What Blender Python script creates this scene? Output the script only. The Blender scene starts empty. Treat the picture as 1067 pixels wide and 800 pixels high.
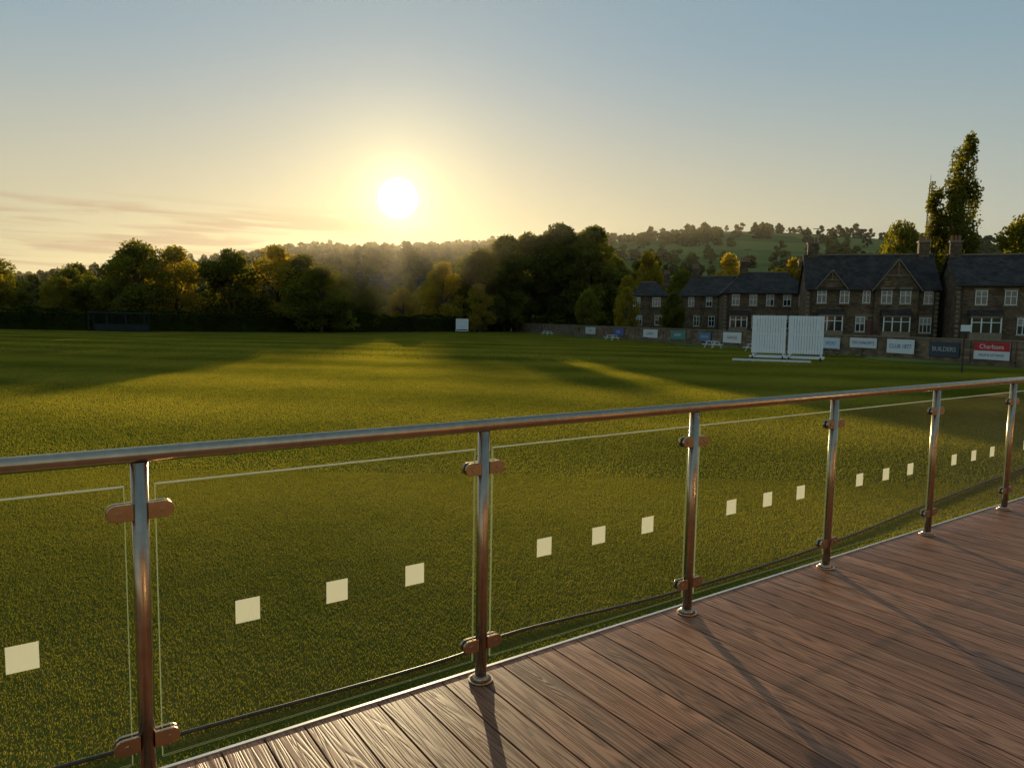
import bpy, math, random
import numpy as np
from mathutils import Vector, Matrix, noise as mnoise
random.seed(7); rng=np.random.default_rng(7)
SC=bpy.context.scene; COL=SC.collection
rad=math.radians
SUN_EL=rad(6.6); SUN_AZ=rad(-9.2)
def sdir(el): return Vector((math.sin(SUN_AZ)*math.cos(el),math.cos(SUN_AZ)*math.cos(el),math.sin(el)))
S=sdir(SUN_EL); SD=sdir(rad(9.1))

# ---------------------------------------------------------------- helpers
def link(o,parent=None):
    COL.objects.link(o)
    if parent is not None: o.parent=parent
    return o
def empty(name,loc=(0,0,0),rz=0,parent=None):
    o=bpy.data.objects.new(name,None); o.location=loc; o.rotation_euler=(0,0,rz); o.empty_display_size=.2
    return link(o,parent)
class MB:
    """mesh builder with material slots"""
    def __init__(s): s.v=[];s.f=[];s.m=[]
    def add(s,vs,fs,m=0):
        b=len(s.v); s.v+= [tuple(v) for v in vs]; s.f+=[tuple(i+b for i in f) for f in fs]; s.m+=[m]*len(fs)
    def box(s,x0,x1,y0,y1,z0,z1,m=0):
        s.add([(x0,y0,z0),(x1,y0,z0),(x1,y1,z0),(x0,y1,z0),(x0,y0,z1),(x1,y0,z1),(x1,y1,z1),(x0,y1,z1)],
              [(0,3,2,1),(4,5,6,7),(0,1,5,4),(1,2,6,5),(2,3,7,6),(3,0,4,7)],m)
    def tube(s,p0,p1,r0,r1,n=12,m=0,cap=True):
        p0=Vector(p0);p1=Vector(p1);d=(p1-p0).normalized()
        a=d.orthogonal().normalized();b=d.cross(a)
        vs=[]
        for p,r in((p0,r0),(p1,r1)):
            for i in range(n):
                t=2*math.pi*i/n; vs.append(p+(a*math.cos(t)+b*math.sin(t))*r)
        fs=[(i,(i+1)%n,n+(i+1)%n,n+i) for i in range(n)]
        if cap: fs+=[tuple(range(n-1,-1,-1)),tuple(range(n,2*n))]
        s.add(vs,fs,m)
    def prism(s,pts,axis_vec,m=0):
        n=len(pts);a=Vector(axis_vec)
        vs=[Vector(p) for p in pts]+[Vector(p)+a for p in pts]
        s.add(vs,[tuple(range(n-1,-1,-1)),tuple(range(n,2*n))]+[(i,(i+1)%n,n+(i+1)%n,n+i) for i in range(n)],m)
    def obj(s,name,mats,parent=None,smooth=False,bevel=0):
        me=bpy.data.meshes.new(name); me.from_pydata(s.v,[],s.f)
        for m in mats: me.materials.append(m)
        me.polygons.foreach_set("material_index",s.m)
        if smooth: me.polygons.foreach_set("use_smooth",[len(f)==4 for f in s.f])
        me.update()
        o=bpy.data.objects.new(name,me)
        if bevel:
            b=o.modifiers.new("bevel","BEVEL"); b.width=bevel; b.segments=2; b.limit_method='ANGLE'
        return link(o,parent)

class NT:
    def __init__(s,name):
        s.mat=bpy.data.materials.new(name); s.mat.use_nodes=True; s.t=s.mat.node_tree; s.t.nodes.clear()
        s.out=s.t.nodes.new('ShaderNodeOutputMaterial')
    def n(s,typ,**kw):
        nd=s.t.nodes.new(typ)
        for k,v in kw.items(): setattr(nd,k,v)
        return nd
    def l(s,a,b): s.t.links.new(a,b)
def ramp(T,fac,stops):
    r=T.n('ShaderNodeValToRGB'); e=r.color_ramp.elements
    while len(e)<len(stops): e.new(.5)
    for i,(p,c) in enumerate(stops):
        e[i].position=p; e[i].color=(*c,1)
    T.l(fac,r.inputs[0]); return r.outputs[0]
def simple(name,c,rough=.7,metal=0,var=.15,scale=6,bump=0,spec=.5,coord='Object',detail=5):
    T=NT(name); b=T.n('ShaderNodeBsdfPrincipled'); b.inputs['Roughness'].default_value=rough; b.inputs['Metallic'].default_value=metal
    b.inputs['Specular IOR Level'].default_value=spec
    tc=T.n('ShaderNodeTexCoord'); no=T.n('ShaderNodeTexNoise'); no.inputs['Scale'].default_value=scale; no.inputs['Detail'].default_value=detail
    T.l(tc.outputs[coord],no.inputs['Vector'])
    c0=tuple(x*(1-var) for x in c); c1=tuple(min(1,x*(1+var)) for x in c)
    T.l(ramp(T,no.outputs['Fac'],[(.3,c0),(.7,c1)]),b.inputs['Base Color'])
    if bump:
        bp=T.n('ShaderNodeBump'); bp.inputs['Strength'].default_value=bump; bp.inputs['Distance'].default_value=.02
        T.l(no.outputs['Fac'],bp.inputs['Height']); T.l(bp.outputs[0],b.inputs['Normal'])
    T.l(b.outputs[0],T.out.inputs[0]); return T.mat
def masonry(name,c,bw,bh,mortar=.7,var=.35):
    """coursed stone: brick pattern on the wall plane (x+y along, z up) with noise"""
    T=NT(name); b=T.n('ShaderNodeBsdfPrincipled'); b.inputs['Roughness'].default_value=.9; b.inputs['Specular IOR Level'].default_value=.25
    tc=T.n('ShaderNodeTexCoord'); sx=T.n('ShaderNodeSeparateXYZ'); T.l(tc.outputs['Object'],sx.inputs[0])
    ad=T.n('ShaderNodeMath',operation='ADD'); T.l(sx.outputs[0],ad.inputs[0]); T.l(sx.outputs[1],ad.inputs[1])
    cb=T.n('ShaderNodeCombineXYZ'); T.l(ad.outputs[0],cb.inputs[0]); T.l(sx.outputs[2],cb.inputs[1])
    br=T.n('ShaderNodeTexBrick'); T.l(cb.outputs[0],br.inputs[0]); br.inputs['Scale'].default_value=1; br.inputs['Brick Width'].default_value=bw; br.inputs['Row Height'].default_value=bh; br.inputs['Mortar Size'].default_value=.012
    br.inputs['Color1'].default_value=(*[x*(1-var) for x in c],1); br.inputs['Color2'].default_value=(*[x*(1+var) for x in c],1); br.inputs['Mortar'].default_value=(*[x*mortar for x in c],1)
    no=T.n('ShaderNodeTexNoise'); no.inputs['Scale'].default_value=.9; no.inputs['Detail'].default_value=6; T.l(tc.outputs['Object'],no.inputs['Vector'])
    mx=T.n('ShaderNodeMix',data_type='RGBA',blend_type='MULTIPLY'); mx.inputs[0].default_value=1; T.l(br.outputs[0],mx.inputs[6]); T.l(ramp(T,no.outputs['Fac'],[(.3,(.55,.53,.52)),(.7,(1.2,1.18,1.12))]),mx.inputs[7])
    T.l(mx.outputs[2],b.inputs['Base Color']); T.l(b.outputs[0],T.out.inputs[0]); return T.mat
def turfcolor(T,dark,light,island=True):
    """world-space mottling + mowing stripes, shared by blades and soil sheet"""
    g=T.n('ShaderNodeNewGeometry')
    n1=T.n('ShaderNodeTexNoise'); n1.inputs['Scale'].default_value=.11; n1.inputs['Detail'].default_value=7; n1.inputs['Roughness'].default_value=.62; T.l(g.outputs['Position'],n1.inputs['Vector'])
    n2=T.n('ShaderNodeTexNoise'); n2.inputs['Scale'].default_value=3.5; n2.inputs['Detail'].default_value=3; T.l(g.outputs['Position'],n2.inputs['Vector'])
    dp=T.n('ShaderNodeVectorMath',operation='DOT_PRODUCT'); T.l(g.outputs['Position'],dp.inputs[0]); dp.inputs[1].default_value=(.14,.98,0)
    si=T.n('ShaderNodeMath',operation='SINE'); ml=T.n('ShaderNodeMath',operation='MULTIPLY'); T.l(dp.outputs['Value'],ml.inputs[0]); ml.inputs[1].default_value=.72; T.l(ml.outputs[0],si.inputs[0])
    a=T.n('ShaderNodeMath',operation='MULTIPLY_ADD'); T.l(si.outputs[0],a.inputs[0]); a.inputs[1].default_value=.11; T.l(n1.outputs['Fac'],a.inputs[2])
    b=T.n('ShaderNodeMath',operation='MULTIPLY_ADD'); T.l(n2.outputs['Fac'],b.inputs[0]); b.inputs[1].default_value=.25; T.l(a.outputs[0],b.inputs[2])
    last=b.outputs[0]
    if island:
        c=T.n('ShaderNodeMath',operation='MULTIPLY_ADD'); T.l(g.outputs['Random Per Island'],c.inputs[0]); c.inputs[1].default_value=.25; T.l(last,c.inputs[2]); last=c.outputs[0]
    return ramp(T,last,[(.5 if island else .4,dark),(1.0 if island else .85,light)])
def leafmat(name,cd,cl,tr=(.16,.17,.05),scale=.35,world=False,tfac=.5,turf=False):
    T=NT(name)
    if turf: c=turfcolor(T,cd,cl)
    else:
        tc=T.n('ShaderNodeTexCoord'); g=T.n('ShaderNodeNewGeometry'); oi=T.n('ShaderNodeObjectInfo')
        no=T.n('ShaderNodeTexNoise'); no.inputs['Scale'].default_value=scale; no.inputs['Detail'].default_value=3
        T.l(g.outputs['Position'] if world else tc.outputs['Object'],no.inputs['Vector'])
        a=T.n('ShaderNodeMath',operation='MULTIPLY_ADD'); T.l(oi.outputs['Random'],a.inputs[0]); a.inputs[1].default_value=.35; T.l(no.outputs['Fac'],a.inputs[2])
        b=T.n('ShaderNodeMath',operation='MULTIPLY_ADD'); T.l(g.outputs['Random Per Island'],b.inputs[0]); b.inputs[1].default_value=.2; T.l(a.outputs[0],b.inputs[2])
        c=ramp(T,b.outputs[0],[(.45,cd),(.95,cl)])
    d=T.n('ShaderNodeBsdfDiffuse'); T.l(c,d.inputs[0]); t=T.n('ShaderNodeBsdfTranslucent')
    mx=T.n('ShaderNodeMix',data_type='RGBA',blend_type='MULTIPLY'); mx.inputs[0].default_value=1
    T.l(c,mx.inputs[6]); mx.inputs[7].default_value=(tr[0]*8,tr[1]*8,tr[2]*8,1); T.l(mx.outputs[2],t.inputs[0])
    m=T.n('ShaderNodeMixShader'); m.inputs[0].default_value=tfac; T.l(d.outputs[0],m.inputs[1]); T.l(t.outputs[0],m.inputs[2])
    T.l(m.outputs[0],T.out.inputs[0]); return T.mat

# ---------------------------------------------------------------- camera
F_PX=740.0; pitch=math.atan(68/F_PX); roll=rad(1.0)
cam=bpy.data.cameras.new("camera"); camo=link(bpy.data.objects.new("camera",cam)); SC.camera=camo
Fv=Vector((0,math.cos(pitch),-math.sin(pitch))); R0=Vector((1,0,0)); U0=Vector((0,math.sin(pitch),math.cos(pitch)))
Rv=math.cos(roll)*R0+math.sin(roll)*U0; Uv=-math.sin(roll)*R0+math.cos(roll)*U0
M=Matrix((Rv,Uv,-Fv)).transposed().to_4x4(); M.translation=Vector((0,0,2.9)); camo.matrix_world=M
cam.sensor_fit='HORIZONTAL'; cam.sensor_width=36; cam.lens=36*F_PX/1067; cam.clip_start=.05; cam.clip_end=20000

# ---------------------------------------------------------------- light + sky
sl=bpy.data.lights.new("sun","SUN"); sl.energy=5.0; sl.angle=rad(.53); sl.color=(1,.79,.45)
so=link(bpy.data.objects.new("sun",sl)); so.rotation_euler=S.to_track_quat('Z','Y').to_euler(); so.location=(0,0,60)
W=bpy.data.worlds.new("World"); SC.world=W; W.use_nodes=True; wt=W.node_tree; wt.nodes.clear()
def wn(t,**k):
    n=wt.nodes.new(t)
    for a,b in k.items(): setattr(n,a,b)
    return n
wo=wn('ShaderNodeOutputWorld'); bg=wn('ShaderNodeBackground'); bg.inputs[1].default_value=1
sky=wn('ShaderNodeTexSky',sky_type='NISHITA'); sky.sun_disc=False; sky.sun_elevation=SUN_EL; sky.sun_rotation=SUN_AZ
sky.air_density=1.0; sky.dust_density=.2; sky.ozone_density=1.1
tc=wn('ShaderNodeTexCoord'); nrm=wn('ShaderNodeVectorMath',operation='NORMALIZE'); wt.links.new(tc.outputs['Generated'],nrm.inputs[0])
dot=wn('ShaderNodeVectorMath',operation='DOT_PRODUCT'); wt.links.new(nrm.outputs[0],dot.inputs[0]); dot.inputs[1].default_value=SD
mx0=wn('ShaderNodeMath',operation='MAXIMUM'); wt.links.new(dot.outputs['Value'],mx0.inputs[0]); mx0.inputs[1].default_value=0
# soft shoulder on the sky radiance: x/(1+1.6x)
sc=wn('ShaderNodeVectorMath',operation='MULTIPLY'); wt.links.new(sky.outputs[0],sc.inputs[0]); sc.inputs[1].default_value=(.27,.38,.47)
m15=wn('ShaderNodeVectorMath',operation='SCALE'); wt.links.new(sc.outputs[0],m15.inputs[0]); m15.inputs['Scale'].default_value=1.6
ad1=wn('ShaderNodeVectorMath',operation='ADD'); wt.links.new(m15.outputs[0],ad1.inputs[0]); ad1.inputs[1].default_value=(1,1,1)
dv=wn('ShaderNodeVectorMath',operation='DIVIDE'); wt.links.new(sc.outputs[0],dv.inputs[0]); wt.links.new(ad1.outputs[0],dv.inputs[1])
cur=dv.outputs[0]
def addv(src,col):
    global cur
    v=wn('ShaderNodeVectorMath',operation='SCALE'); v.inputs[0].default_value=col; wt.links.new(src,v.inputs['Scale'])
    a=wn('ShaderNodeVectorMath',operation='ADD'); wt.links.new(cur,a.inputs[0]); wt.links.new(v.outputs[0],a.inputs[1]); cur=a.outputs[0]
def addglow(exp,col):
    p=wn('ShaderNodeMath',operation='POWER'); wt.links.new(mx0.outputs[0],p.inputs[0]); p.inputs[1].default_value=exp; addv(p.outputs[0],col)
sep=wn('ShaderNodeSeparateXYZ'); wt.links.new(nrm.outputs[0],sep.inputs[0])
mp=wn('ShaderNodeMapping'); mp.inputs['Scale'].default_value=(3,3,38); mp.inputs['Rotation'].default_value=(0,rad(1.5),0); wt.links.new(nrm.outputs[0],mp.inputs[0])
cn=wn('ShaderNodeTexNoise'); cn.inputs['Scale'].default_value=2.2; cn.inputs['Detail'].default_value=8; cn.inputs['Distortion'].default_value=.5; wt.links.new(mp.outputs[0],cn.inputs['Vector'])
def mr(src,a,b,c,d):
    m=wn('ShaderNodeMapRange',interpolation_type='SMOOTHSTEP'); wt.links.new(src,m.inputs[0])
    for i,v in enumerate((a,b,c,d)): m.inputs[i+1].default_value=v
    return m.outputs[0]
def mul(a,b):
    m=wn('ShaderNodeMath',operation='MULTIPLY'); wt.links.new(a,m.inputs[0])
    if isinstance(b,(int,float)): m.inputs[1].default_value=b
    else: wt.links.new(b,m.inputs[1])
    return m.outputs[0]
# warm haze low on the sun's side of the sky
warm=mul(mr(sep.outputs['Z'],.0,.36,1,0),mr(mx0.outputs[0],.5,1.0,0.12,1))
hz=wn('ShaderNodeMix',data_type='RGBA'); wt.links.new(mul(warm,.74),hz.inputs[0]); wt.links.new(cur,hz.inputs[6]); hz.inputs[7].default_value=(.82,.64,.25,1); cur=hz.outputs[2]
band=mul(mr(sep.outputs['Z'],.03,.06,0,1),mr(sep.outputs['Z'],.115,.15,1,0))
west=mr(sep.outputs['X'],.0,-.25,0,1)
cf=mul(mul(mul(mr(cn.outputs['Fac'],.40,.62,0,1),band),west),.8)
mixc=wn('ShaderNodeMix',data_type='RGBA'); wt.links.new(cf,mixc.inputs[0]); wt.links.new(cur,mixc.inputs[6]); mixc.inputs[7].default_value=(.52,.37,.24,1); cur=mixc.outputs[2]
addglow(40,(.09,.075,.02)); addglow(180,(.28,.23,.08)); addglow(1200,(.6,.52,.3))
disc=mr(mx0.outputs[0],math.cos(rad(1.6)),math.cos(rad(1.05)),0,1)
addv(disc,(6,5.6,4.2))
wt.links.new(cur,bg.inputs[0]); wt.links.new(bg.outputs[0],wo.inputs[0])
SC.view_settings.view_transform='Standard'; SC.view_settings.look='None'; SC.view_settings.exposure=0

# ---------------------------------------------------------------- materials
M_steel=simple("stainless_steel",(.54,.40,.28),rough=.27,metal=1,var=.12,scale=30)
M_stone=masonry("gritstone",(.17,.115,.07),.42,.17)
M_stoneL=simple("dressed_stone",(.26,.19,.125),rough=.85,var=.2,scale=3)
M_slate=masonry("slate_roof",(.075,.06,.052),.3,.12,.5,.3)
M_white=simple("white_paint",(.8,.8,.77),rough=.5,var=.05)
M_glassd=simple("window_glass",(.02,.022,.025),rough=.06,var=.2,spec=1)
M_dark=simple("dark_timber",(.05,.04,.032),rough=.8,var=.3)
M_bark=simple("bark",(.07,.05,.035),rough=.95,var=.4,scale=3,bump=.5)
M_pot=simple("chimney_pot",(.28,.13,.07),rough=.8)
M_wallst=masonry("boundary_wall_stone",(.24,.17,.11),.5,.2)
M_rope=simple("grey_cable",(.06,.058,.055),rough=.45)
M_net=simple("green_net_frame",(.025,.03,.025),rough=.7)
M_alu=simple("aluminium_trim",(.7,.68,.64),rough=.4,metal=.6,var=.08,scale=15)
L_a=leafmat("leaves_dark",(.07,.078,.016),(.20,.195,.035),tr=(.22,.19,.05),tfac=.6)
L_b=leafmat("leaves_yellow",(.16,.14,.025),(.36,.30,.05),tr=(.23,.19,.05),tfac=.65)
L_h=leafmat("leaves_hedge",(.03,.04,.01),(.07,.085,.018),world=True,scale=.3)
L_w=leafmat("leaves_woodland",(.07,.072,.02),(.18,.16,.04),tr=(.2,.18,.05),scale=.05,world=True)
L_g=leafmat("grass_blades",(.105,.125,.02),(.30,.275,.048),tr=(.22,.19,.08),tfac=.62,turf=True)

# ---------------------------------------------------------------- terrain
AZT=[(-180,15),(-60,15),(-35.8,22),(-30.4,26),(-21.6,45),(-17.5,55),(-11,64),(-6.4,67),(-1.8,72),(2.1,73),(8.2,76),(12.7,81),(16.3,87),(19.8,85),(23.2,82),(26.6,78),(35.8,60),(60,30),(180,15)]
azx=[a for a,_ in AZT]; azy=[b for _,b in AZT]
def ridge(az): return float(np.interp(az,azx,azy))
def terr(x,y):
    r=math.hypot(x,y); az=math.degrees(math.atan2(x,y)); H=ridge(az)
    if r<700:
        t=max(0,(r-190)/510); hh=H*(t*t*(3-2*t)*.45+t*.55)
    else: hh=H*(1-.25*min(1,(r-700)/1500))
    k=min(1,max(0,(r-200)/150))
    hh+=k*(mnoise.noise((x*.008,y*.008,0))*5+mnoise.noise((x*.02,y*.02,3))*1.2)*(.3 if r>650 else 1)
    if x>-5: # gentle rise of the plots behind the boundary wall
        d=(x-(165-y)*.3246)*.951
        if 0<y<170 and d>1: hh+=min(1,(d-1)/8)*1.1
    return hh
vs=[];fs=[]
rs=[2,30,45,55,65,75,85,95,105,115,125,135,150,165,180,195,215,240,270,300,335,370,410,450,490,530,570,610,650,680,700,720,760,850,1000,1300,1800,3000,6000]
NA=360
for r in rs:
    for i in range(NA):
        a=2*math.pi*i/NA; x=r*math.sin(a); y=r*math.cos(a); vs.append((x,y,terr(x,y)-.06))
for j in range(len(rs)-1):
    for i in range(NA):
        k=(i+1)%NA; fs.append((j*NA+i,j*NA+k,(j+1)*NA+k,(j+1)*NA+i))
fs.append(tuple(range(NA)))
T=NT("meadow"); gg=T.n('ShaderNodeNewGeometry'); vo=T.n('ShaderNodeTexVoronoi'); vo.inputs['Scale'].default_value=.009; T.l(gg.outputs['Position'],vo.inputs['Vector'])
no=T.n('ShaderNodeTexNoise'); no.inputs['Scale'].default_value=.06; no.inputs['Detail'].default_value=6; T.l(gg.outputs['Position'],no.inputs['Vector'])
sp=T.n('ShaderNodeSeparateColor'); T.l(vo.outputs['Color'],sp.inputs[0])
ad=T.n('ShaderNodeMath',operation='ADD'); T.l(sp.outputs[0],ad.inputs[0]); T.l(no.outputs['Fac'],ad.inputs[1])
cc=ramp(T,ad.outputs[0],[(.4,(.12,.14,.04)),(1.0,(.22,.22,.06))])
d=T.n('ShaderNodeBsdfDiffuse'); T.l(cc,d.inputs[0]); T.l(d.outputs[0],T.out.inputs[0])
me=bpy.data.meshes.new("hill_terrain"); me.from_pydata(vs,[],fs); me.materials.append(T.mat); me.polygons.foreach_set("use_smooth",[True]*len(fs)); me.flip_normals(); 
link(bpy.data.objects.new("hill_terrain",me))

# evening haze lying in the valley (a thin homogeneous mist over the far land)
T=NT("valley_haze"); vsn=T.n('ShaderNodeVolumeScatter'); vsn.inputs['Color'].default_value=(1,.88,.70,1); vsn.inputs['Density'].default_value=.00014; vsn.inputs['Anisotropy'].default_value=.72; T.l(vsn.outputs[0],T.out.inputs['Volume'])
m=MB(); m.box(-1600,1600,96,1900,-20,70); hz_=m.obj("valley_haze",[T.mat])

# cricket field sheet
T=NT("mown_turf"); cc=turfcolor(T,(.08,.095,.017),(.18,.17,.032),False)
d=T.n('ShaderNodeBsdfDiffuse'); T.l(cc,d.inputs[0]); T.l(d.outputs[0],T.out.inputs[0])
bound=[(-100,104),(-60,106),(-45,113),(-31,124),(-11,150),(0,165)]
field=MB(); poly=bound+[(45,26),(55,-20),(-60,-60),(-130,0),(-130,104)]
field.add([(x,y,0) for x,y in poly],[tuple(range(len(poly)-1,-1,-1))]); fo=field.obj("cricket_field",[T.mat])

# grass blades: shared patches instanced over the field
def patch(name,size,n,h,w,seed):
    r=np.random.default_rng(seed)
    x=r.uniform(-size/2,size/2,n); y=r.uniform(-size/2,size/2,n); a=r.uniform(0,2*np.pi,n); hh=h*r.uniform(.5,1.15,n); ta=r.uniform(0,2*np.pi,n); tl=hh*r.uniform(.1,.7,n)
    v=np.zeros((n,3,3)); dx=np.cos(a)*w/2; dy=np.sin(a)*w/2
    v[:,0,0]=x-dx; v[:,0,1]=y-dy; v[:,1,0]=x+dx; v[:,1,1]=y+dy; v[:,2,0]=x+np.cos(ta)*tl; v[:,2,1]=y+np.sin(ta)*tl; v[:,2,2]=hh
    me=bpy.data.meshes.new(name); me.vertices.add(3*n); me.vertices.foreach_set("co",v.ravel()); me.loops.add(3*n); me.loops.foreach_set("vertex_index",np.arange(3*n)); me.polygons.add(n); me.polygons.foreach_set("loop_start",np.arange(n)*3); me.polygons.foreach_set("loop_total",np.full(n,3)); me.update(calc_edges=True)
    me.materials.append(L_g); return me
near=[patch("turf_near",2,20000,.020,.006,s) for s in (1,2)]
mid=[patch("turf_mid",6,34000,.030,.015,s) for s in (3,4)]
far=[patch("turf_far",15,22000,.07,.05,s) for s in (5,6)]
def inpoly(x,y):
    ins=False; n=len(poly)
    for i in range(n):
        x1,y1=poly[i];x2,y2=poly[(i+1)%n]
        if (y1>y)!=(y2>y) and x<(x2-x1)*(y-y1)/(y2-y1)+x1: ins=not ins
    return ins
turf=empty("grass")
def scatter(meshes,size,y0,y1,fx):
    y=y0+size/2
    while y<y1:
        lim=fx(y); n=int(math.ceil(2*lim/size)); 
        for i in range(n):
            x=-lim+(i+.5)*size
            if not inpoly(x,y) : continue
            if abs(x-0)>1.0*y+6: continue
            o=bpy.data.objects.new("turf_patch",random.choice(meshes)); o.location=(x,y,0); o.rotation_euler=(0,0,random.randrange(4)*math.pi/2); link(o,turf)
        y+=size
scatter(near,2,3,13,lambda y:.85*y+3)
scatter(mid,6,13,49,lambda y:.85*y+5)
scatter(far,15,49,160,lambda y:.85*y+12)

# ---------------------------------------------------------------- trees
def leafmesh(P,size,r,up=.3):
    n=len(P)
    N=r.normal(size=(n,3)); N[:,2]+=up; N/=np.linalg.norm(N,axis=1)[:,None]
    A=np.cross(N,r.normal(size=(n,3))); A/=np.linalg.norm(A,axis=1)[:,None]; B=np.cross(N,A)
    s=size*r.uniform(.55,1.2,n)[:,None]
    v=np.stack([P-A*s,P-B*s*.55,P+A*s,P+B*s*.55],1); return v
def make_tree(name,H,Wd,seed,leaf,nleaf=9000,lsize=.28,base=.12,kind='round',trunk=.35,nc=46):
    r=np.random.default_rng(seed)
    mb=MB(); 
    zc0=H*base; cen=[];rad_=[]
    for i in range(nc):
        t=r.uniform(0,1)
        if kind=='round': prof=math.sin(math.pi*min(1,(t*.86+.14)))**.55
        else: prof=(.5+.5*math.sin(math.pi*(t*.7+.15)))*(1-.5*t)
        a=r.uniform(0,2*math.pi); q=r.uniform(.25,1)**.6
        rr=Wd/2*prof*q*.82*r.uniform(.8,1.1)
        cr=(Wd*.13 if kind=='round' else Wd*.14*(1.1-.4*t))*r.uniform(.6,1.35)
        z=zc0+cr*.6+(H-zc0-cr*(1.2 if kind=='round' else 2))*t
        cen.append((rr*math.cos(a),rr*math.sin(a),z)); rad_.append(cr)
    cen=np.array(cen);rad_=np.array(rad_)
    w=rad_**2; idx=r.choice(nc,nleaf,p=w/w.sum())
    d=r.normal(size=(nleaf,3)); d/=np.linalg.norm(d,axis=1)[:,None]; d[:,2]*=(.75 if kind=='round' else 1.7)
    P=cen[idx]+d*(rad_[idx]*(r.uniform(.25,1.0,nleaf)**.5*r.uniform(.85,1.22,nleaf)))[:,None]
    V=leafmesh(P,lsize,r).reshape(-1,3)
    # trunk and limbs
    top=Vector((r.normal()*.3,r.normal()*.3,H*.72)); prev=Vector((0,0,-.5)); pr=trunk
    for k in range(1,6):
        q=Vector((top.x*k/5+r.normal()*.12,top.y*k/5+r.normal()*.12,H*.72*k/5)); nr=trunk*(1-k/5.6); mb.tube(prev,q,pr,nr,8,0,False); prev=q;pr=nr
    for k in range(min(nc,16)):
        c=Vector(cen[k]); s=Vector((top.x*.5,top.y*.5,max(H*.12,c.z*.55))); m=(s+c)/2+Vector((0,0,-.03*H)); mb.tube(s,m,trunk*.38,trunk*.22,6,0,False); mb.tube(m,c,trunk*.22,trunk*.06,6,0,False)
    bv=np.array(mb.v); nb=len(bv); nq=len(mb.f)
    me=bpy.data.meshes.new(name); allv=np.vstack([bv,V]); me.vertices.add(len(allv)); me.vertices.foreach_set("co",allv.ravel())
    lv=np.concatenate([np.array([f for f in mb.f]).ravel(),np.arange(len(V))+nb]); np_=nq+nleaf
    me.loops.add(len(lv)); me.loops.foreach_set("vertex_index",lv); me.polygons.add(np_); me.polygons.foreach_set("loop_start",np.arange(np_)*4); me.polygons.foreach_set("loop_total",np.full(np_,4))
    me.materials.append(M_bark); me.materials.append(leaf); mi=np.ones(np_,dtype=np.int32); mi[:nq]=0; me.polygons.foreach_set("material_index",mi); me.update(calc_edges=True)
    return me
TA=[make_tree("broadleaf",14,13,s,L_a,9500,.33,.02,nc=52) for s in (11,12,13)]
TB=[make_tree("broadleaf_yellow",14,12,s,L_b,7500,.30,.03,nc=46) for s in (21,22)]
TT=[make_tree("tall_broadleaf",22,13,s,L_a,14000,.42,.0,nc=80) for s in (31,32,33)]
TP=make_tree("poplar",26,7.4,41,L_a,15000,.24,.04,'poplar',.4,120)
TP2=make_tree("poplar_b",22,5.4,42,L_a,8000,.24,.04,'poplar',.35,75)
def tree(name,me,H0,W0,x,y,H,Wd):
    o=bpy.data.objects.new(name,me); o.location=(x,y,terr(x,y)-.1 if y>165 or x>0 else 0); o.rotation_euler=(0,0,random.uniform(0,6.28)); s=Wd/W0; o.scale=(s,s,H/H0); link(o); return o
def ta(x,y,H,Wd,i=0): tree("broadleaf_tree",TA[i%3],14,13,x,y,H,Wd)
def tb(x,y,H,Wd,i=0): tree("broadleaf_tree",TB[i%2],14,12,x,y,H,Wd)
def tt(x,y,H,Wd,i=0): tree("tall_broadleaf_tree",TT[i%3],22,13,x,y,H,Wd)
for a in [(-96,124,12,12,0),(-89,122,12,12,1),(-79,128,10.5,11,2),(-73,124,9,10,0),(-62,118,14.5,14,1),(-66,122,13,11,2),(-48.5,123,14,14,0),(-32,119,11,14,2),(-37,127,13.5,10,1),(-70,135,11,12,1),(-84,138,12,12,2),(-27,133,8,8,0),(-36,142,12,12,0)]: ta(*a)
for a in [(-57,121,14,12,0),(-42,127,15,13,1),(-52,134,14,12,0),(-76,120,8.5,8,1),(-86,118,9,8,0),(-22,142,8.5,8,0),(-15,151,14.5,11,1),(-19,160,11,9,0),(25.5,137,15,7.5,0),(20,125,10,6,1),(38,128,14,8,0),(43.5,112,12,6,1),(-7,149,10,8,0),(18.3,115.5,8.2,5,0),(40,100,9.5,5,1)]: tb(*a)
for a in [(-7,153,17.5,12,0),(-2,159,21,14,1),(4,168,23,15,2),(10,163,23.5,16,0),(17.5,160,22.5,15,1),(24,172,19,12,2),(-9,164,18,12,2),(13,174,23,14,1),(30,160,17,11,0)]: tt(*a)
for a in [(62,116,18.5,10,1),(69,98,17,11,2),(74,93,16,11,0),(79,110,18,11,1),(55,128,12,9,2),(44,119,11,8,0),(27,142,11,10,1),(33,140,12,9,2),(51,118,13,9,0),(24.5,109,6.8,4.5,2),(13.5,128,8.5,6,1)]: ta(*a)
tree("poplar_tree",TP,26,7.4,61.6,100,28.5,7.4); tree("poplar_tree",TP2,22,5.4,59.4,102,22.5,5.2)

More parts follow.
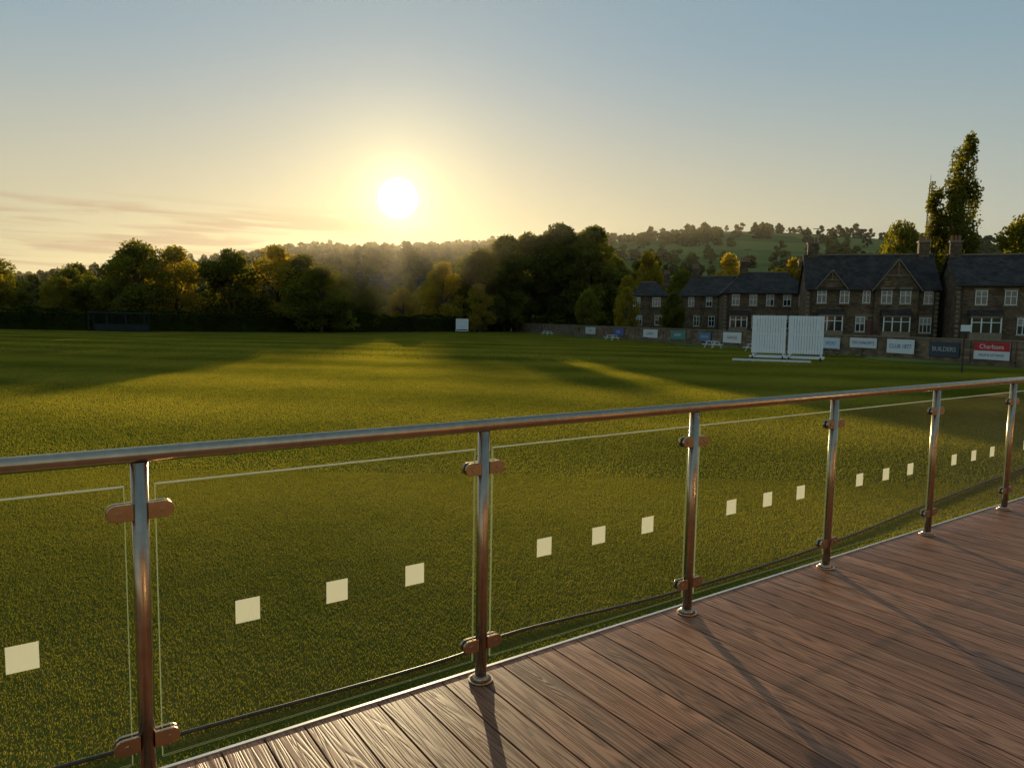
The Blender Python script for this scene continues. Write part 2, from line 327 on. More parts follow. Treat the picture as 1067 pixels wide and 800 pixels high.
# woodland on the hill
WL=[make_tree("woodland_tree",11,10,s,L_w,700,.8,.0,nc=16,trunk=.3) for s in (51,52,53,54)]
wood=empty("distant_woodland"); cnt=0
for k in range(9000):
    az=random.uniform(-46,48); r=math.sqrt(random.uniform(185**2,720**2)); x=r*math.sin(rad(az)); y=r*math.cos(rad(az))
    nz=mnoise.noise((x*.012,y*.012,7)); dens=.0
    if az<7: dens=.9 if nz>-.22 else .08
    elif az<29:
        if r<330: dens=.8 if nz>-.2 else .3
        elif r>660: dens=.95 if (az<14.5 or 18.3<az<20.3 ) else .2
        elif r>600 and az<11: dens=.8
        else:
            dens=.75 if abs((r+az*6)%95-20)<5 or nz>.33 else .01
    else: dens=.8 if nz>-.3 else .3
    if y<150 and abs(x)<90: dens=0
    if -12.5<az<-4.5 and 215<r<345: dens*=.25
    if random.random()>dens*.6: continue
    o=bpy.data.objects.new("wood_tree",random.choice(WL)); s=random.uniform(.6,1.2)*(.75 if r>640 else 1); o.location=(x,y,terr(x,y)-.5); o.scale=(s,s,s*random.uniform(.75,1.1)); o.rotation_euler=(0,0,random.uniform(0,6.28)); link(o,wood); cnt+=1
print("wood",cnt)

# hedge along the far boundary
def hedge(name,path,h,th,n,seed):
    r=np.random.default_rng(seed); root=empty(name)
    core=MB(); P=[]
    segs=list(zip(path[:-1],path[1:])); L=[math.dist(a,b) for a,b in segs]; tot=sum(L)
    for (a,b),l in zip(segs,L):
        a=Vector((*a,0));b=Vector((*b,0)); u=(b-a).normalized(); nn=Vector((-u.y,u.x,0)); k=int(n*l/tot)
        core.prism([a+nn*th*.3,a-nn*th*.3,a-nn*th*.3+Vector((0,0,h*.85)),a+nn*th*.3+Vector((0,0,h*.85))],b-a)
        t=r.uniform(0,l,k); q=r.uniform(-1,1,k); z=r.uniform(0,1,k)**.8
        sel=r.uniform(0,1,k)<.35; z=np.where(sel,1.0,z); q=np.where(sel,q,np.where(r.uniform(0,1,k)<.7,-1,1)*r.uniform(.75,1.05,k))
        hv=h*(1+.10*np.sin(t*.35)+.06*np.sin(t*1.3+2))
        P.append(np.stack([a.x+u.x*t+nn.x*q*th/2,a.y+u.y*t+nn.y*q*th/2,z*hv+r.normal(0,.06,k)],1))
    P=np.vstack(P); V=leafmesh(P,.22,r).reshape(-1,3); n2=len(P)
    me=bpy.data.meshes.new("foliage"); me.vertices.add(4*n2); me.vertices.foreach_set("co",V.ravel()); me.loops.add(4*n2); me.loops.foreach_set("vertex_index",np.arange(4*n2)); me.polygons.add(n2); me.polygons.foreach_set("loop_start",np.arange(n2)*4); me.polygons.foreach_set("loop_total",np.full(n2,4)); me.update(calc_edges=True); me.materials.append(L_h)
    link(bpy.data.objects.new("foliage",me),root); core.obj("core",[L_h],root)
hedge("boundary_hedge",[(-130,105.5),(-60,107),(-44,115),(-30,126),(-10,152),(-1,166)],3.0,1.6,26000,3)

# ---------------------------------------------------------------- boundary wall + banners
w0=Vector((0,165,0)); w1=Vector((45,26.4,0)); wu=(w1-w0).normalized()
wall=empty("boundary_wall"); L=(w1-w0).length; mb=MB()
ang=math.atan2(wu.y,wu.x)
mb.box(0,L,-.15,.15,-.1,1.85,0)
x=0
while x<L: mb.box(x+.01,min(L,x+1.19),-.2,.2,1.853,1.95,1); x+=1.2
x=0
while x<L: mb.box(x,x+.28,-.24,-.153,0,1.85,0); x+=3.6
wallm=mb.obj("wall_body",[M_wallst,M_stoneL],wall); wallm.location=w0; wallm.rotation_euler=(0,0,ang)
def banner(y0,y1,z0,z1,base,text,tcol,band=None):
    a=w0+wu*((165-y0)/-wu.y); b=w0+wu*((165-y1)/-wu.y)
    ln=(b-a).length; root=empty("advertising_banner",(a.x,a.y,0)); root.rotation_euler=(0,0,ang)
    m=MB(); m.box(0,ln,-.30,-.26,z0,z1,0)
    if band: m.box(.0,ln,-.304,-.3005,z0+(z1-z0)*.5,z1-.001,1)
    m.box(.1,.14,-.259,-.241,z0,z1,2); m.box(ln-.14,ln-.1,-.259,-.241,z0,z1,2)
    m.obj("board",[simple("banner",base,.6,var=.04),simple("banner_band",band or base,.6,var=.04),M_dark],root)
    c=bpy.data.curves.new("lettering","FONT"); c.body=text; c.align_x='CENTER'; c.align_y='CENTER'; c.size=min((z1-z0)*.42,ln/len(text)*1.55); c.extrude=.003
    o=bpy.data.objects.new("lettering",c); o.location=(ln/2,-.312,z0+(z1-z0)*(.74 if band else .5)); o.rotation_euler=(math.pi/2,0,0); c.materials.append(simple("ink",tcol,.6,var=.02)); link(o,root)
    if band:
        c2=c.copy(); c2.body="SALES & LETTINGS"; c2.size*=.5; c2.materials.clear(); c2.materials.append(simple("ink2",(.1,.1,.12),.6)); o2=bpy.data.objects.new("small_lettering",c2); o2.location=(ln/2,-.312,z0+(z1-z0)*.26); o2.rotation_euler=(math.pi/2,0,0); link(o2,root)
banner(54.8,52.1,.45,1.75,(.8,.8,.8),"Charltons",(.8,.8,.8),(.6,.02,.02))
banner(58.6,56.0,.45,1.65,(.05,.06,.08),"BUILDERS",(.5,.5,.5))
banner(62.7,60,.5,1.7,(.8,.8,.8),"CLUB 1877",(.05,.12,.3))
banner(66.8,63.8,.8,1.7,(.8,.8,.78),"TIM CONCEPTS",(.05,.1,.3))
banner(70.2,68,.5,1.6,(.7,.76,.8),"SPORT",(.1,.3,.6))
banner(86,82.6,.5,1.75,(.8,.8,.78),"GARAGE",(.5,.1,.05))
banner(91,88.5,.5,1.6,(.1,.2,.35),"DENTAL",(.7,.7,.7))
banner(97.6,94,.5,1.7,(.08,.25,.22),"BAKERY",(.8,.8,.7))
banner(105,101,.5,1.7,(.7,.7,.7),"JOINERY",(.1,.3,.2))
banner(114.5,111,.5,1.7,(.1,.12,.3),"COAL",(.8,.8,.8))
banner(125,121,.5,1.7,(.6,.6,.55),"INN",(.3,.1,.1))

# ---------------------------------------------------------------- houses
def house(loc,rz,w,d,eave,ridgeh,wins,gables=(),bays=(),chim=(.06,.94),door=None,base=1.3,hip=0):
    """local: x along the facade 0..w, facade at y=0 (faces -y), depth to +d"""
    root=empty("stone_house",loc,rz); z0=0
    m=MB(); m.box(0,w,0,d,z0-.6,base,1); m.box(.04,w-.04,.04,d-.04,base+.002,eave,0)
    if not hip: m.prism([(.04,.04,eave+.002),(.04,d-.04,eave+.002),(.04,d/2,ridgeh-.15)],(w-.08,0,0),0)
    for xq in (0,w-.3):   # quoins
        for q in range(int((eave-base)/.5)): m.box(xq-.015,xq+.315,-.012,.03,base+.02+q*.5,base+.26+q*.5,1)
    m.obj("walls",[M_stone,M_stoneL],root)
    r=MB(); oh=.35
    sl=(ridgeh-eave)/(d/2); 
    if hip:
        ze=eave+.003; A=[(-.3,-oh,ze),(w+.3,-oh,ze),(w+.3,d+oh,ze),(-.3,d+oh,ze),(-.3,-oh,ze+.14),(w+.3,-oh,ze+.14),(w+.3,d+oh,ze+.14),(-.3,d+oh,ze+.14),(hip,d/2,ridgeh+.1),(w-hip,d/2,ridgeh+.1)]
        r.add(A,[(0,3,2,1),(0,1,5,4),(1,2,6,5),(2,3,7,6),(3,0,4,7),(4,5,9,8),(5,6,9),(6,7,8,9),(7,4,8)],0); r.box(hip-.1,w-hip+.1,d/2-.1,d/2+.1,ridgeh+.05,ridgeh+.2,1)
    else:
        r.prism([(-.2,-oh,eave-oh*sl),(-.2,-oh,eave-oh*sl+.16),(-.2,d/2,ridgeh+.16),(-.2,d+oh,eave-oh*sl+.16),(-.2,d+oh,eave-oh*sl),(-.2,d/2,ridgeh)],(w+.4,0,0),0)
        r.box(-.22,w+.22,d/2-.12,d/2+.12,ridgeh+.12,ridgeh+.26,1)
    r.tube((-.2,-oh-.08,eave-oh*sl*(0 if hip else 1)+.05),(w+.2,-oh-.08,eave-oh*sl*(0 if hip else 1)+.05),.07,.07,8,2)
    for xd in (.5,w-.5): r.tube((xd,-.08,base),(xd,-.08,eave-.1),.045,.045,8,2)
    for gx,gw,gh,proj in gables:
        hp=(ridgeh-eave)*gh
        m2=[(gx-gw/2,-proj,eave-.4),(gx+gw/2,-proj,eave-.4),(gx+gw/2,-proj,eave),(gx,-proj,eave+hp),(gx-gw/2,-proj,eave)]
        r.prism(m2,(0,proj+d*.35,0),3)
        if proj>.3: r.box(gx-gw/2,gx+gw/2,-proj,.0,base,eave-.402,3)
        k=hp/(gw/2)
        for sg in (-1,1):
            r.prism([(gx,-proj-.25,eave+hp+.02),(gx,-proj-.25,eave+hp+.18),(gx+sg*(gw/2+.35),-proj-.25,eave-.35*k+.18),(gx+sg*(gw/2+.35),-proj-.25,eave-.35*k+.02)],(0,proj+.25+d*.42*gh,0),0)
            r.prism([(gx,-proj-.30,eave+hp+.0),(gx,-proj-.30,eave+hp+.16),(gx+sg*(gw/2+.35),-proj-.30,eave-.35*k+.16),(gx+sg*(gw/2+.35),-proj-.30,eave-.35*k+.0)],(0,.045,0),4)
        r.box(gx-.04,gx+.04,-proj-.3,-proj-.26,eave+hp*.45,eave+hp-.1,4); r.box(gx-gw*.25,gx+gw*.25,-proj-.3,-proj-.26,eave+hp*.42,eave+hp*.45+.02,4)
    r.obj("roof",[M_slate,M_stoneL,M_dark,M_stone,M_stoneL],root)
    wm=MB()
    def win(x,z,ww,hh,y=0,panes=2):
        for gx,gw,gh,proj in gables:
            if abs(x-gx)<gw/2: y=-proj
        wm.box(x-ww/2-.12,x+ww/2+.12,y-.05,y+.03,z-hh/2-.16,z-hh/2,2); wm.box(x-ww/2-.12,x+ww/2+.12,y-.03,y+.03,z+hh/2,z+hh/2+.22,2)
        wm.box(x-ww/2,x+ww/2,y-.012,y+.03,z-hh/2,z+hh/2,1)
        t=.07
        wm.box(x-ww/2,x-ww/2+t,y-.035,y-.014,z-hh/2,z+hh/2,0); wm.box(x+ww/2-t,x+ww/2,y-.035,y-.014,z-hh/2,z+hh/2,0)
        wm.box(x-ww/2+t,x+ww/2-t,y-.035,y-.014,z-hh/2,z-hh/2+t,0); wm.box(x-ww/2+t,x+ww/2-t,y-.035,y-.014,z+hh/2-t,z+hh/2,0); wm.box(x-ww/2+t,x+ww/2-t,y-.034,y-.013,z+.1,z+.1+t*.8,0)
        for p in range(1,panes): px=x-ww/2+ww*p/panes; wm.box(px-t/2,px+t/2,y-.033,y-.0135,z-hh/2+t,z+hh/2-t,0)
        if random.random()<.6: # drawn blind or curtain behind the pane
            wm.box(x-ww/2+t,x+ww/2-t,y-.0135,y-.0125,z+hh/2-t-hh*random.uniform(.15,.5),z+hh/2-t,5)
    for a in wins: win(*a)
    for bx,bw,zb,zt in bays:
        o=0
        for gx,gw,gh,proj in gables:
            if abs(bx-gx)<gw/2: o=-proj
        wm.box(bx-bw/2,bx+bw/2,o-.9,o,zb-1.3,zb,2); wm.box(bx-bw/2,bx+bw/2,o-.9,o,zt,zt+.25,2); wm.box(bx-bw/2+.08,bx+bw/2-.08,o-.82,o,zb+.001,zt-.001,1)
        for q in range(4):
            px=bx-bw/2+.04+(bw-.2)*q/3; wm.box(px,px+.12,o-.88,o-.8,zb,zt,0)
        wm.box(bx-bw/2+.05,bx+bw/2-.05,o-.87,o-.81,(zb+zt)/2+.25,(zb+zt)/2+.33,0)
        wm.prism([(bx-bw/2-.15,o-1.05,zt+.252),(bx-bw/2-.15,o,zt+.252),(bx-bw/2-.15,o,zt+.85)],(bw+.3,0,0),3)
    if door: wm.box(door-.5,door+.5,-.03,.03,base,base+2.1,4); wm.box(door-.65,door+.65,-.05,.03,base+2.1,base+2.75,2); wm.box(door-.45,door+.45,-.06,-.052,base+2.2,base+2.6,1)
    wm.obj("windows_and_door",[M_white,M_glassd,M_stoneL,M_slate,simple("door_paint",(.12,.03,.03),.4),simple("blind",(.35,.32,.27),.8)],root)
    c=MB()
    for fx in chim:
        cx=w*fx; c.box(cx-.55,cx+.55,d/2-.4,d/2+.4,ridgeh-.8,ridgeh+1.5,0); c.box(cx-.65,cx+.65,d/2-.5,d/2+.5,ridgeh+1.502,ridgeh+1.68,1)
        for k in (-.35,0,.35): c.tube((cx+k,d/2,ridgeh+1.68),(cx+k,d/2,ridgeh+2.25),.15,.12,10,2)
        c.tube((cx+.45,d/2,ridgeh+1.6),(cx+.45,d/2,ridgeh+3.4),.02,.02,5,0)
        for q in range(5): c.tube((cx+.45-.5,d/2-.25+.12*q,ridgeh+3.3),(cx+.95,d/2-.25+.12*q,ridgeh+3.3),.012,.012,4,0)
    c.obj("chimneys",[M_stone,M_stoneL,M_pot],root)
    return root
RZ=math.atan2(-4,13.5)
U=6.1;Lw=2.95
house((34,83,0),RZ,13.6,9,7.1,11.0,[(1.6,U,1.0,1.6),(4.0,U,1.0,1.6),(6.3,U,.8,1.5),(8.3,U,1.1,1.6),(10.2,U,1.1,1.6),(12.6,U,1.0,1.6),(5.8,Lw,1.0,1.7),(12.4,Lw,1.2,1.7,0,3)],gables=[(9.3,4.4,.78,.35),(2.6,3.0,.48,.12)],bays=[(2.6,2.6,2.2,3.8),(9.3,2.8,2.2,3.8)],door=7.0)
house((46.2,74.6,0),RZ-.05,16,9,7.3,10.5,[(2.2,5.9,1.1,1.5),(4.8,5.9,1.1,1.5),(8.4,5.9,1.1,1.5),(11.6,5.9,1.1,1.5),(14,5.9,1.0,1.5),(6,3.0,1.0,1.7),(10,3,1.4,1.7,0,3),(13.5,3,1.2,1.7)],bays=[(2.6,2.8,2.3,3.8)],door=7.9,chim=(.03,.97))
house((29.2,99,0),RZ+.08,11.3,9,6.9,10.0,[(1.5,6,1,1.5),(3.8,6,1,1.5),(6,6,1,1.5),(8.2,6,1,1.5),(10.2,6,1,1.5),(4.2,3,1,1.6),(8.0,3,1.2,1.6),(10.2,3,1.0,1.6)],bays=[(1.9,2.4,2.3,3.7)],door=6.2,chim=(.25,.95),hip=2.6)
house((19.5,122,0),RZ+.1,6.8,9,7.1,9.6,[(1.5,6.1,1.2,1.5,0,3),(4.8,6.1,1.4,1.5,0,3),(1.8,3,1.4,1.6,0,3),(5.2,3,1.2,1.6)],chim=(.95,),hip=2.2)
house((27.2,117,0),RZ-.35,7,10,7.2,10.3,[(2,6.1,1,1.5),(5,6.1,1,1.5),(3,3,1,1.6),(5.5,3,1,1.6)],chim=(.08,))
# distant houses on the hillside
for x,y,rz in [(-56,272,.2),(-47,262,.1),(-40,292,-.2),(-30,270,-.1),(-66,300,.15),(70,240,-.3),(85,235,-.2)]:
    h=house((x,y,terr(x,y)-.5),rz,11,8,5.5,8.5,[(2,4.4,1,1.3),(5.5,4.4,1,1.3),(9,4.4,1,1.3),(2.2,2,1.3,1.3),(8.8,2,1.3,1.3)],base=.3,door=5.5)

# ---------------------------------------------------------------- sight screens
M_bw=simple("bright_white_paint",(.9,.9,.88),.5,var=.05,scale=1.5)
def sightscreen(loc,rz,panels,hgt,s=1):
    ss=empty("sight_screen",loc,rz); m=MB()
    for k in range(panels):
        x0=0+k*2.72; x1=x0+2.55
        n=13; wd=(x1-x0)/n
        for i in range(n): m.box(x0+i*wd+.012,x0+(i+1)*wd-.012,-.03+.012*(i%2),.0+.012*(i%2),.55,hgt,0)
        for z in (.7,hgt*.57,hgt-.2): m.box(x0,x1,.013,.08,z,z+.1,0)
        for x in (x0+.1,x1-.2): m.box(x,x+.1,.081,.18,.2,hgt-.05,0); m.prism([(x,.18,hgt-.3),(x,1.6,.25),(x,1.75,.25),(x,.18,hgt-.15)],(.1,0,0),0)
        m.box(x0-.1,x1+.1,-.35,-.25,.2,.34,0); m.box(x0-.1,x1+.1,1.6,1.7,.2,.34,0)
        for x in (x0,x1-.12): m.box(x,x+.12,-.25,1.6,.2,.33,0)
        for x in (x0+.15,x1-.15):
            for y in (-.3,1.65): m.tube((x-.05,y,.17),(x+.05,y,.17),.17,.17,14,1)
    m.obj("slatted_panels",[M_bw,M_dark],ss)
sightscreen((19.1,56.9,0),math.atan2(-2.3,4.8),2,3.5)
sightscreen((-11.6,144.5,0),.1,1,2.7)
m=MB(); b=empty("ground_boards",(16.9,54.6,0),math.atan2(-1.6,5.2)); m.box(0,5.6,-.12,.12,.0,.16,0); m.box(.2,5.0,.5,.7,.0,.1,0)
for x in (.3,2.6,5.0): m.box(x,x+.12,.121,.5,0,.09,0)
m.obj("boards",[M_white],b)

# picnic benches
def bench(x,y,rz,col):
    e=empty("picnic_bench",(x,y,0),rz); m=MB()
    for i in range(5): m.box(-.9,.9,-.36+i*.145,-.36+i*.145+.13,.72,.76)
    for s in (-1,1):
        for i in (0,1): m.box(-.9,.9,s*.75-.13+i*.135,s*.75+.0+i*.135-.01,.42,.46)
        for xx in (-.65,.6): m.prism([(xx,s*.22,.72),(xx,s*.32,.72),(xx,s*.72,0),(xx,s*.62,0)],(.06,0,0))
    for xx in (-.72,.67): m.box(xx,xx+.05,-.85,.85,.34,.42)
    m.obj("frame",[col],e)
M_tim=simple("weathered_timber",(.2,.17,.13),.85,var=.25,scale=8)
for i,(x,y) in enumerate([(24.5,72),(27.5,66),(28.3,63.8),(22.5,80),(19.5,90),(17.5,95),(14.5,104),(11,118),(8.5,124),(6.3,130),(4.5,137)]): bench(x,y,ang+random.uniform(-.3,.3),M_tim if i%3 else M_white)
# practice net cage
e=empty("practice_net_cage",(-62,104.0,0),.02); m=MB()
for x in (0,2.7,5.4,8.1):
    m.tube((x,0,0),(x,0,2.7),.09,.09,8); m.tube((x,1.4,0),(x,1.4,2.7),.07,.07,8); m.tube((x,0,2.68),(x,1.4,2.68),.06,.06,6)
for y in (0,1.4): m.tube((0,y,2.7),(8.1,y,2.7),.09,.09,8); m.tube((0,y,.1),(8.1,y,.1),.05,.05,6)
for i in range(1,40): m.tube((8.1*i/40,1.4,.1),(8.1*i/40,1.4,2.7),.015,.015,3)
for j in range(1,12): m.tube((0,1.4,2.7*j/12),(8.1,1.4,2.7*j/12),.015,.015,3)
m.box(.1,8.0,1.36,1.38,.1,1.1)
m.obj("frame",[simple("black_frame",(.012,.014,.012),.8)],e)
# slim post by the wall
e=empty("signpost",(28.4,44.8,0)); m=MB(); m.tube((0,0,0),(0,0,3.1),.05,.045,10,0); m.box(-.3,.3,-.07,-.045,2.6,3.0,1); m.tube((0,0,3.1),(0,0,3.18),.06,.02,10,0); m.obj("post",[M_dark,M_white],e)
# radio mast on the hill
e=empty("radio_mast",(144,252,terr(144,252)),0); m=MB(); H=52-terr(144,252)
H=max(20,H)
pp=[(-1.6,-1.6),(1.6,-1.6),(0,1.7)]
for i in range(3):
    a=pp[i];b_=pp[(i+1)%3]; m.tube((a[0],a[1],0),(a[0]*.25,a[1]*.25,H),.2,.13,5)
    for k in range(16):
        f0=1-.75*k/16; f1=1-.75*(k+1)/16; m.tube((a[0]*f0,a[1]*f0,H*k/16),(b_[0]*f1,b_[1]*f1,H*(k+1)/16),.1,.1,4); m.tube((a[0]*f1,a[1]*f1,H*(k+1)/16),(b_[0]*f1,b_[1]*f1,H*(k+1)/16),.08,.08,4)
m.tube((0,0,H),(0,0,H+3),.1,.06,5)
m.obj("lattice",[M_net],e)

# ---------------------------------------------------------------- deck + balustrade (local frame: x along the rail, -y onto the deck)
DZ=1.39; DR=rad(34.95); O=(-.11,2.85,DZ)
T=NT("composite_decking"); tcn=T.n('ShaderNodeTexCoord'); sx=T.n('ShaderNodeSeparateXYZ'); T.l(tcn.outputs['Object'],sx.inputs[0])
di=T.n('ShaderNodeMath',operation='DIVIDE'); T.l(sx.outputs['X'],di.inputs[0]); di.inputs[1].default_value=.145
fl=T.n('ShaderNodeMath',operation='FLOOR'); T.l(di.outputs[0],fl.inputs[0])
wn2=T.n('ShaderNodeTexWhiteNoise',noise_dimensions='1D'); T.l(fl.outputs[0],wn2.inputs['W'])
off=T.n('ShaderNodeVectorMath',operation='SCALE'); T.l(wn2.outputs['Color'],off.inputs[0]); off.inputs['Scale'].default_value=37
av=T.n('ShaderNodeVectorMath',operation='ADD'); T.l(tcn.outputs['Object'],av.inputs[0]); T.l(off.outputs[0],av.inputs[1])
def grain(scale,sc_,det,dist=0):
    mp=T.n('ShaderNodeMapping'); mp.inputs['Scale'].default_value=scale; T.l(av.outputs[0],mp.inputs[0])
    n=T.n('ShaderNodeTexNoise'); n.inputs['Scale'].default_value=sc_; n.inputs['Detail'].default_value=det; n.inputs['Distortion'].default_value=dist; T.l(mp.outputs[0],n.inputs['Vector']); return n.outputs['Fac']
g1=grain((1,.05,1),14,2,.4)   # cathedral figure: contour bands of a stretched noise
mu=T.n('ShaderNodeMath',operation='MULTIPLY'); T.l(g1,mu.inputs[0]); mu.inputs[1].default_value=15
fr=T.n('ShaderNodeMath',operation='PINGPONG'); T.l(mu.outputs[0],fr.inputs[0]); fr.inputs[1].default_value=.5
g2=grain((1,.02,1),160,3); g3=grain((1,.4,1),3,5)
m1=T.n('ShaderNodeMath',operation='MULTIPLY_ADD'); T.l(g2,m1.inputs[0]); m1.inputs[1].default_value=.5; T.l(fr.outputs[0],m1.inputs[2])
m2=T.n('ShaderNodeMapRange'); T.l(m1.outputs[0],m2.inputs[0]); m2.inputs[1].default_value=.25; m2.inputs[2].default_value=.6
base=ramp(T,g3,[(.3,(.34,.135,.066)),(.7,(.50,.225,.115))])
mxx=T.n('ShaderNodeMix',data_type='RGBA',blend_type='MULTIPLY'); mxx.inputs[0].default_value=1; T.l(base,mxx.inputs[6]); T.l(ramp(T,m2.outputs[0],[(0,(.38,.34,.32)),(1,(1.1,1.1,1.1))]),mxx.inputs[7])
tv=T.n('ShaderNodeMapRange'); T.l(wn2.outputs['Value'],tv.inputs[0]); tv.inputs[3].default_value=.78; tv.inputs[4].default_value=1.15
vm=T.n('ShaderNodeVectorMath',operation='SCALE'); T.l(mxx.outputs[2],vm.inputs[0]); T.l(tv.outputs[0],vm.inputs['Scale'])
b=T.n('ShaderNodeBsdfPrincipled'); T.l(vm.outputs[0],b.inputs['Base Color']); b.inputs['Roughness'].default_value=.46; b.inputs['Specular IOR Level'].default_value=.34
bp=T.n('ShaderNodeBump'); bp.inputs['Strength'].default_value=.6; bp.inputs['Distance'].default_value=.0015; T.l(m2.outputs[0],bp.inputs['Height']); T.l(bp.outputs[0],b.inputs['Normal']); T.l(b.outputs[0],T.out.inputs[0])
M_deck=T.mat
deck=empty("timber_deck",O,DR); m=MB()
i0=-42
for i in range(i0,110): m.box(i*.145+.003,(i+1)*.145-.003,-5.2,.075,-.024,0,0)
bo=m.obj("boards",[M_deck],deck,bevel=.002)
m=MB(); m.box(i0*.145,110*.145,.078,.092,-.16,.004,0); m.box(i0*.145,110*.145,-5.2,.077,-.19,-.05,1); m.box(i0*.145,110*.145,.0,.076,-1.38,-.2,1)
m.obj("edge_trim_and_joists",[M_alu,M_dark],deck)

bal=empty("glass_balustrade",O,DR)
XS=[-3.75,-2.5,-1.25,0,1.27,2.54,3.84,5.15,6.45,7.75,9.05,10.3,11.6,12.9,14.2]
p=MB()
for x in XS:
    p.tube((x,0,.012),(x,0,1.056),.0245,.0245,28); p.tube((x,0,0.0005),(x,0,.010),.052,.052,28); p.tube((x,0,.0105),(x,0,.028),.046,.027,28)
p.obj("posts",[M_steel],bal,smooth=True)
p=MB(); p.tube((XS[0]-.2,0,1.078),(XS[-1]+.2,0,1.078),.0245,.0245,40); p.obj("handrail",[M_steel],bal,smooth=True)
p=MB()
for X in XS:
    for z in (.165,.905):
        for s in (-1,1):
            pts=[]
            cx=X+s*.068; R=.026
            pts.append((X+s*.020,z-R))
            for j in range(9):
                t=-math.pi/2+math.pi*j/8; pts.append((cx+s*R*math.cos(t),z+R*math.sin(t)))
            pts.append((X+s*.020,z+R))
            for y0,y1 in ((-.0185,-.0065),(.0065,.0185)):
                q=[(a,y0,b_) for a,b_ in pts]
                if s<0: q=q[::-1]
                p.prism(q,(0,y1-y0,0))
            p.box(X+s*.02-.004,X+s*.036+.004,-.0064,.0064,z-.02,z+.02)
            p.tube((cx-s*.008,-.0215,z),(cx-s*.008,-.0186,z),.008,.008,14)
p.obj("glass_clamps",[M_steel],bal,bevel=.002)
# glass
T=NT("toughened_glass"); tr=T.n('ShaderNodeBsdfTransparent'); tr.inputs[0].default_value=(.88,.925,.86,1); gl=T.n('ShaderNodeBsdfGlossy'); gl.inputs['Roughness'].default_value=0.0
lw=T.n('ShaderNodeLayerWeight'); lw.inputs[0].default_value=.5; pw=T.n('ShaderNodeMath',operation='POWER'); T.l(lw.outputs['Facing'],pw.inputs[0]); pw.inputs[1].default_value=4.5; ma=T.n('ShaderNodeMath',operation='MULTIPLY_ADD'); T.l(pw.outputs[0],ma.inputs[0]); ma.inputs[1].default_value=.9; ma.inputs[2].default_value=.08
mm=T.n('ShaderNodeMixShader'); T.l(ma.outputs[0],mm.inputs[0]); T.l(tr.outputs[0],mm.inputs[1]); T.l(gl.outputs[0],mm.inputs[2]); T.l(mm.outputs[0],T.out.inputs[0]); M_glass=T.mat
T=NT("glass_edge_highlight"); d=T.n('ShaderNodeBsdfDiffuse'); d.inputs[0].default_value=(.75,.8,.7,1); t=T.n('ShaderNodeBsdfTranslucent'); t.inputs[0].default_value=(.95,.95,.85,1); mm=T.n('ShaderNodeMixShader'); T.l(d.outputs[0],mm.inputs[1]); T.l(t.outputs[0],mm.inputs[2]); T.l(mm.outputs[0],T.out.inputs[0]); M_edge=T.mat  # near-white colour paints in the sunlit highlight along the glass top edge
T=NT("glass_side_edge"); d=T.n('ShaderNodeBsdfTransparent'); d.inputs[0].default_value=(.72,.78,.7,1); t=T.n('ShaderNodeBsdfTranslucent'); t.inputs[0].default_value=(.4,.45,.33,1); mm=T.n('ShaderNodeMixShader'); mm.inputs[0].default_value=.35; T.l(d.outputs[0],mm.inputs[1]); T.l(t.outputs[0],mm.inputs[2]); T.l(mm.outputs[0],T.out.inputs[0]); M_edge2=T.mat
T=NT("frosted_vinyl"); d=T.n('ShaderNodeBsdfDiffuse'); d.inputs[0].default_value=(.8,.79,.7,1); t=T.n('ShaderNodeBsdfTranslucent'); t.inputs[0].default_value=(.88,.88,.82,1); mm=T.n('ShaderNodeMixShader'); mm.inputs[0].default_value=.65; T.l(d.outputs[0],mm.inputs[1]); T.l(t.outputs[0],mm.inputs[2]); T.l(mm.outputs[0],T.out.inputs[0]); M_vin=T.mat
gl=MB(); st=MB()
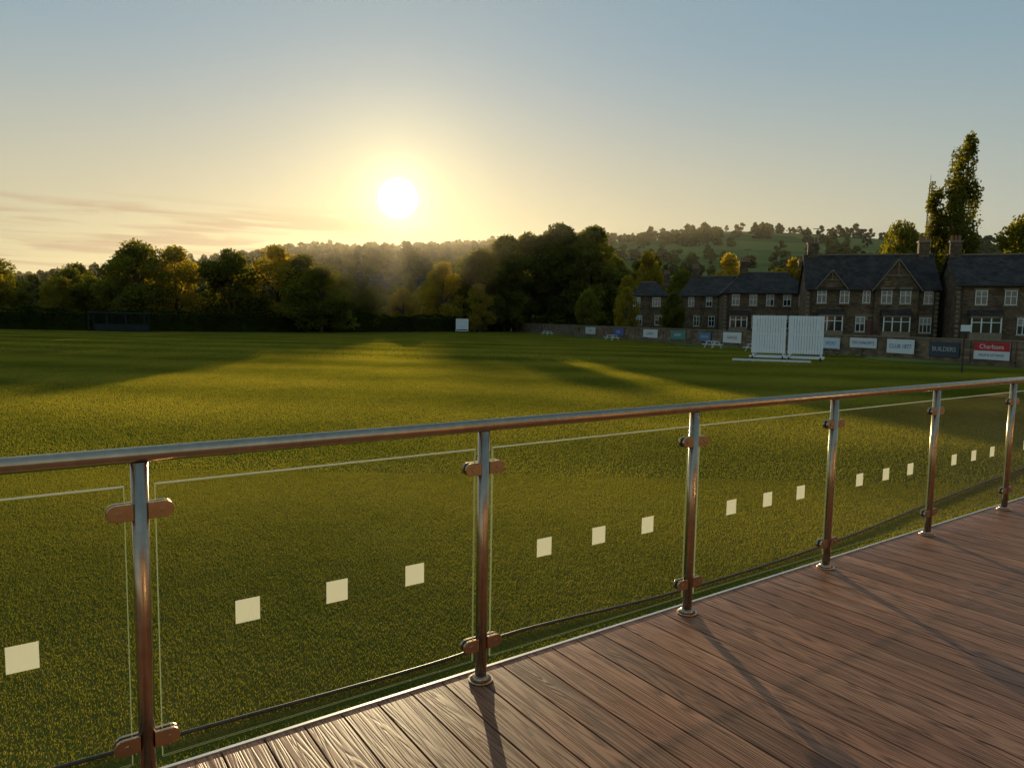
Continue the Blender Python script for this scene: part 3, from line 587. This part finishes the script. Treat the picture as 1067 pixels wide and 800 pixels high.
for xa,xb in zip(XS[:-1],XS[1:]):
    x0=xa+.042; x1=xb-.042; h=.005; z0=.095; z1=.985
    gl.add([(x0,-h,z0),(x1,-h,z0),(x1,-h,z1),(x0,-h,z1)],[(0,1,2,3)],0)
    e=h-.0008
    gl.box(x0,x1,-e,e,z1-.004,z1+.0005,1); gl.box(x0-.0005,x0+.002,-e,e,z0,z1-.004,2); gl.box(x1-.002,x1+.0005,-e,e,z0,z1-.004,2); gl.box(x0,x1,-e,e,z0-.0005,z0+.002,2)
    for j in (1,2,3):
        cx=xa+(xb-xa)*j/4; st.box(cx-.04,cx+.04,-h-.0008,-h-.0003,.52-.04,.52+.04)
gl.obj("glass_panels",[M_glass,M_edge,M_edge2],bal); st.obj("vinyl_squares",[M_vin],bal)

# boundary cable lying in the grass
pts=[(-6,2.2),(-2.75,4.31),(-.32,5.94),(-.12,6.15),(1.74,7.33),(3.97,8.96),(6.55,11.09),(8.6,12.8),(11.0,14.8),(15,18.5),(24,27)]
c=bpy.data.curves.new("boundary_rope","CURVE"); c.dimensions='3D'; c.bevel_depth=.014; c.bevel_resolution=3; c.materials.append(M_rope); s_=c.splines.new('BEZIER'); s_.bezier_points.add(len(pts)-1)
for q,(x,y) in zip(s_.bezier_points,pts): q.co=(x+random.uniform(-.03,.03),y,.025); q.handle_left_type=q.handle_right_type='AUTO'
link(bpy.data.objects.new("boundary_rope",c))

# pavilion behind the deck (seen only as reflections and bounce)
pv=empty("pavilion",O,DR); m=MB()
m.box(-4,32,-9,-5.25,-1.4,3.2,0); m.box(-4.6,32.6,-9,-4.6,3.203,3.5,1)
for i in range(11):
    x=-2.5+3*i; m.box(x,x+1.8,-5.249,-5.2,.15,2.3,2); m.box(x-.1,x,-5.249,-5.18,.05,2.4,3); m.box(x+1.8,x+1.9,-5.249,-5.18,.05,2.4,3); m.box(x,x+1.8,-5.249,-5.18,2.301,2.4,3)
m.obj("walls_and_windows",[simple("render_wall",(.36,.24,.14),.9),M_slate,M_glassd,M_white],pv)
